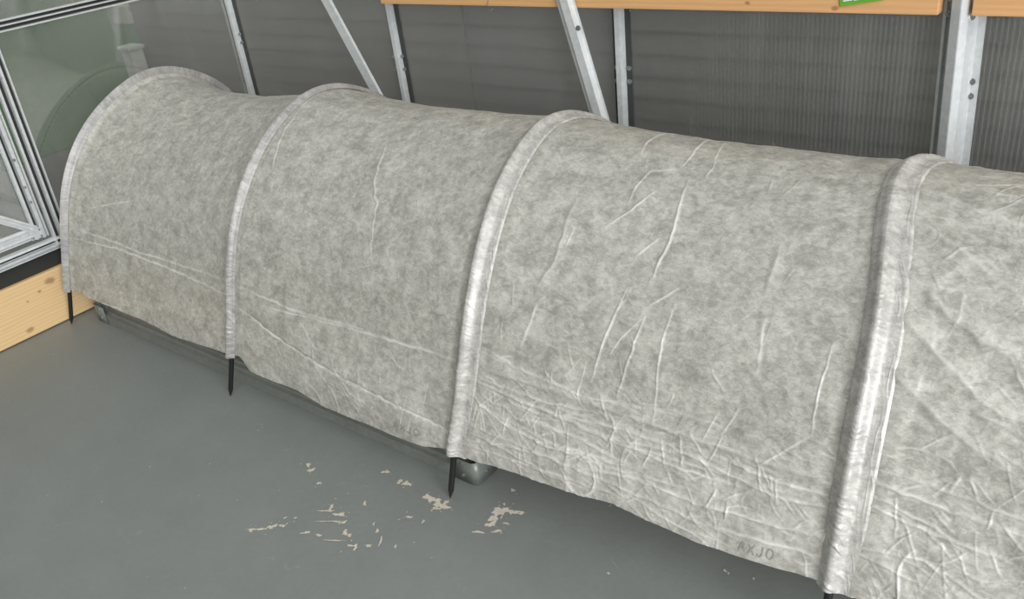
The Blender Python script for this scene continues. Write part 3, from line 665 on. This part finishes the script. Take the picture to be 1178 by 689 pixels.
# hoop sleeves: doubled cloth sewn round each hoop, gathered near the foot
def sleeve(j,d0,d1,nd,tw):
    ss=np.concatenate([np.linspace(0,1.14,620),np.linspace(1.14,LTOT-.1,121)[1:]])
    xf=float(np.interp(.12,HZ,HX[j]));s0=float(np.interp(xf,HEM[:,0],HEM[:,1]))-.006
    ss=s0+(ss/ss[-1])*(LTOT-.06-s0)
    D,SS=np.meshgrid(np.linspace(d0,d1,nd),ss,indexing='ij')
    # hoop index for lateral offset in metres
    ZZ=prof(SS)[1];Lr=[HXI(k+1,ZZ)-HXI(k,ZZ) for k in range(4)]
    jl=max(j-1,0);jr=min(j,3)
    uu=j+np.where(D<0,D/Lr[jl],D/Lr[jr])
    if j==0: uu=D/Lr[0]
    x,y,z,ny,nz=surf(uu,SS)
    lowg=1-sm(.16,.46,SS);lw2=.35+.65*lowg
    e=np.clip(np.minimum(D-d0,d1-D)/.004,0,1)
    h=.0022*e+.0004
    h=h+.0125*(1-.5*sm(.56,.70,z))*np.exp(-np.abs(D/tw)**2.6)                       # round over the tube
    g1=np.maximum(0,ridged(SS*95+vnoise(D*60,SS*20,7+j)*.9+D*18,D*30+j*9,100+j)-.2)
    g2=vnoise(SS*150+D*40,D*70,120+j)
    tubeside=np.exp(-((D-.004)/(tw*1.05))**2)
    amt=(.0010+.0008*(j==3)+.0036*lowg)*(1.0 if j else .5)*(.5+.5*sm(0,2.5,np.full_like(D,j)))
    h=h+amt*g1*tubeside+.0006*g2*tubeside*lw2
    h=h+.0012*np.maximum(0,ridged(SS*30+D*90,D*120+j*5,140+j)-.4)*sm(.015,.03,D)*e   # small puckers on the flange
    y=y+ny*h;z=z+nz*h
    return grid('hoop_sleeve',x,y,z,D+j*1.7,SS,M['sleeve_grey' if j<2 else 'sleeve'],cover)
sleeve(0,-.007,.0095,44,.0072);sleeve(1,-.014,.018,64,.0105);sleeve(2,-.019,.038,90,.013);sleeve(3,-.021,.040,96,.0125);sleeve(4,-.018,.012,60,.0115)
# hoops and stakes
for j in range(5):
    bm=bmesh.new();pts=[]
    for s in np.linspace(.155,LTOT-.13,90):
        xx,yy,zz,nny,nnz=surf(np.array([float(j)]),np.array([s]));r=.010
        pts.append((float(xx[0]),float(yy[0]-nny[0]*(.007 if j==0 else .004)),float(zz[0]-nnz[0]*(.007 if j==0 else .004))))
    tube(bm,pts,.0058 if j==0 else .0068,12);hp=obj('hoop',bm,M['tube'],tun,True)
    for (s,ft) in ((.165,0),(LTOT-.15,1)):
        xx,yy,zz,_,_=surf(np.array([float(j)]),np.array([s]));top=Vector((float(xx[0]),float(yy[0]+(.004 if not ft else -.004)),float(zz[0])))
        yt=.995+.006*(j==1)+.004*(j>1) if not ft else 1.885
        tip=Vector((HX[j][0],yt,.001))
        bm=bmesh.new();d=(top-tip)
        b=tip+d*(.022/d.length)
        cone(bm,b,top,.0066,.0070,14);cone(bm,tip,b,.0008,.0066,14)
        mid_=tip+d*.80
        hj=float(np.interp(HX[j][1],HEM[:,0],HEM[:,1]))
        if not ft and j==3: c0=tip+d*((hj-.019)/d.z);cone(bm,c0,c0+d*(.007/d.length),.0080,.0105,14)
        stk=obj('stake',bm,M['black_plastic'],hp,False);tag(stk,'black pointed stake')
# pale printed letters on the cloth
def letters(word,u0,s0,u1,s1,hgt):
    G={'A':[[(0,0),(.5,1),(1,0)],[(.2,.38),(.8,.38)]],'X':[[(0,0),(1,1)],[(0,1),(1,0)]],'J':[[(.75,1),(.75,.25),(.55,0),(.25,0),(.08,.25)]],'O':[[(.5+.5*math.cos(a),.5+.5*math.sin(a)) for a in [k*math.pi/8 for k in range(17)]]]}
    bm=bmesh.new();n=len(word)
    for k,ch in enumerate(word):
        for pl in G[ch]:
            fine=[]
            for a,b in zip(pl[:-1],pl[1:]):
                for q in np.linspace(0,1,7): fine.append((a[0]+(b[0]-a[0])*q,a[1]+(b[1]-a[1])*q))
            P=[]
            for (a,b) in fine:
                f=(k+.15+.7*a)/n;P.append((u0+(u1-u0)*f,s0+(s1-s0)*f+b*hgt))
            for (p,q) in zip(P[:-1],P[1:]):
                if p==q: continue
                L=2.6*0+ .78;dx=(q[0]-p[0])*L;ds=q[1]-p[1];l=math.hypot(dx,ds)+1e-9
                nu,ns=-ds/l*.0011/L,dx/l*.0011
                vs=[]
                for (a,b,sg) in ((p[0],p[1],-1),(p[0],p[1],1),(q[0],q[1],1),(q[0],q[1],-1)):
                    aa=a+nu*sg;bb=b+ns*sg
                    iu=(aa-u[0])/(u[1]-u[0]);i0=int(iu);fi=iu-i0
                    col=S[i0];jv=int(np.searchsorted(col,bb))-1;jv=max(0,jv);fj=(bb-col[jv])/(col[jv+1]-col[jv])
                    def at(A): return (A[i0,jv]*(1-fi)+A[i0+1,jv]*fi)*(1-fj)+(A[i0,jv+1]*(1-fi)+A[i0+1,jv+1]*fi)*fj
                    vs.append(bm.verts.new((at(x),at(y)+at(ny)*.0011,at(z)+at(nz)*.0011)))
                bm.faces.new(vs)
    o=obj('printed_letters',bm,M['print'],cover);tag(o,'faint grey printed letters')
letters('AXJO',1.7712,.1265,1.8812,.1335,.016)
letters('AXJO',2.8075,.1770,2.8869,.1838,.019)

# ------------------------------------------------------------------ outside, seen through the sheets
bm=bmesh.new();box(bm,-14,6,2.1,8,-.20,-.10);box(bm,-14,-3.05,-8,2.1,-.20,-.10)
o=obj('ground',bm,M['paving']);tag(o,'grey paving outside the greenhouse','ground',kind='structure')
bm=bmesh.new();box(bm,-14,-5.2,1.6,9,-.10,-.06,.02);o=obj('lawn',bm,M['grass']);tag(o,'green lawn outside, blurred behind the end wall','lawn',kind='stuff')
bm=bmesh.new();box(bm,-5.15,-3.1,1.6,2.68,-.10,-.05,.02);o=obj('bark_bed',bm,M['bark']);tag(o,'brown bark bed outside, blurred behind the end wall','bed',kind='stuff')
for (fx0,fx1,fm,fl) in ((-4.95,-2.43,'pale_boards','pale weathered horizontal board fence outside, behind the far left corner post'),(-2.42,4,'siding','dark charcoal horizontal board fence outside, behind the back wall at right')):
    bm=bmesh.new()
    for i in range(24):
        z0=-.1+i*.079;tl=.008
        v=[bm.verts.new(q) for q in ((fx0,2.70-tl,z0),(fx1,2.70-tl,z0),(fx1,2.70,z0+.081),(fx0,2.70,z0+.081),(fx0,2.75,z0),(fx1,2.75,z0),(fx1,2.75,z0+.081),(fx0,2.75,z0+.081))]
        for f in ((0,1,2,3),(4,5,6,7),(0,1,5,4),(3,2,6,7),(0,3,7,4),(1,2,6,5)): bm.faces.new([v[k] for k in f])
    o=obj('board_fence',bm,M[fm]);tag(o,fl,'fence')
bm=bmesh.new();box(bm,-9.32,-8.98,4.84,5.06,-.059,.13,.02);o=obj('stone_block',bm,M['stone']);tag(o,'pale block in the garden, blurred behind the end wall','block')
bm=bmesh.new();box(bm,-4.99,-4.88,2.58,2.66,-.05,.42,.008);box(bm,-5.0,-4.87,2.57,2.67,.418,.44,.006);o=obj('garden_post',bm,M['white_paint']);tag(o,'short pale garden post, blurred above the arched cover end','post')

# ------------------------------------------------------------------ light
wd=bpy.data.worlds.new('overcast_sky');scene.world=wd;wd.use_nodes=True;nt=wd.node_tree;nt.nodes.clear()
N=nt.nodes.new;L=nt.links.new
tc=N('ShaderNodeTexCoord');sep=N('ShaderNodeSeparateXYZ');L(tc.outputs['Generated'],sep.inputs[0])
mr=N('ShaderNodeMapRange');L(sep.outputs[2],mr.inputs[0]);mr.inputs[1].default_value=-.1;mr.inputs[2].default_value=.7
cr_=N('ShaderNodeValToRGB');L(mr.outputs[0],cr_.inputs[0])
cr_.color_ramp.elements[0].color=(.30,.31,.28,1);cr_.color_ramp.elements[1].color=(.86,.89,.90,1)
bg=N('ShaderNodeBackground');L(cr_.outputs[0],bg.inputs[0]);bg.inputs[1].default_value=.50
ow=N('ShaderNodeOutputWorld');L(bg.outputs[0],ow.inputs[0])
sl=bpy.data.lights.new('soft_daylight','SUN');sl.energy=1.35;sl.angle=math.radians(45);sl.color=(1,.985,.96)
so=bpy.data.objects.new('soft_daylight',sl);link(so);so.rotation_euler=Vector((-.72,.42,-.72)).to_track_quat('-Z','Y').to_euler()

# added fill lamp out of view, brightens the near end and rakes the folds
al=bpy.data.lights.new('near_end_fill','AREA');al.shape='RECTANGLE';al.size=1.3;al.size_y=1.9;al.energy=120;al.color=(.95,.965,1.)
ao=bpy.data.objects.new('near_end_fill',al);link(ao);ao.location=(2.7,-.9,1.25);ao.rotation_euler=(Vector((-.6,1.2,.45))-ao.location).to_track_quat('-Z','Z').to_euler()

# ------------------------------------------------------------------ camera
cam=bpy.data.cameras.new('camera');cam.sensor_width=36;cam.lens=36*1000/1178;cam.clip_start=.02
co=bpy.data.objects.new('camera',cam);link(co)
R=((0.7865699465461586,-0.21185827870903037,0.5800205073381629),(0.6068714511339718,0.43875305984602253,-0.6627237692087857),(-0.11408225536392728,0.8732764866971969,0.4736807118649442))
mw=Matrix(R).to_4x4();mw.translation=(0,0,1.28);co.matrix_world=mw
scene.camera=co
vs=scene.view_settings;vs.view_transform='Standard';vs.look='None';vs.gamma=1;vs.use_curve_mapping=False;vs.exposure=.27
scene.cycles.use_denoising=True;scene.cycles.max_bounces=10;scene.cycles.transmission_bounces=10;scene.cycles.diffuse_bounces=4
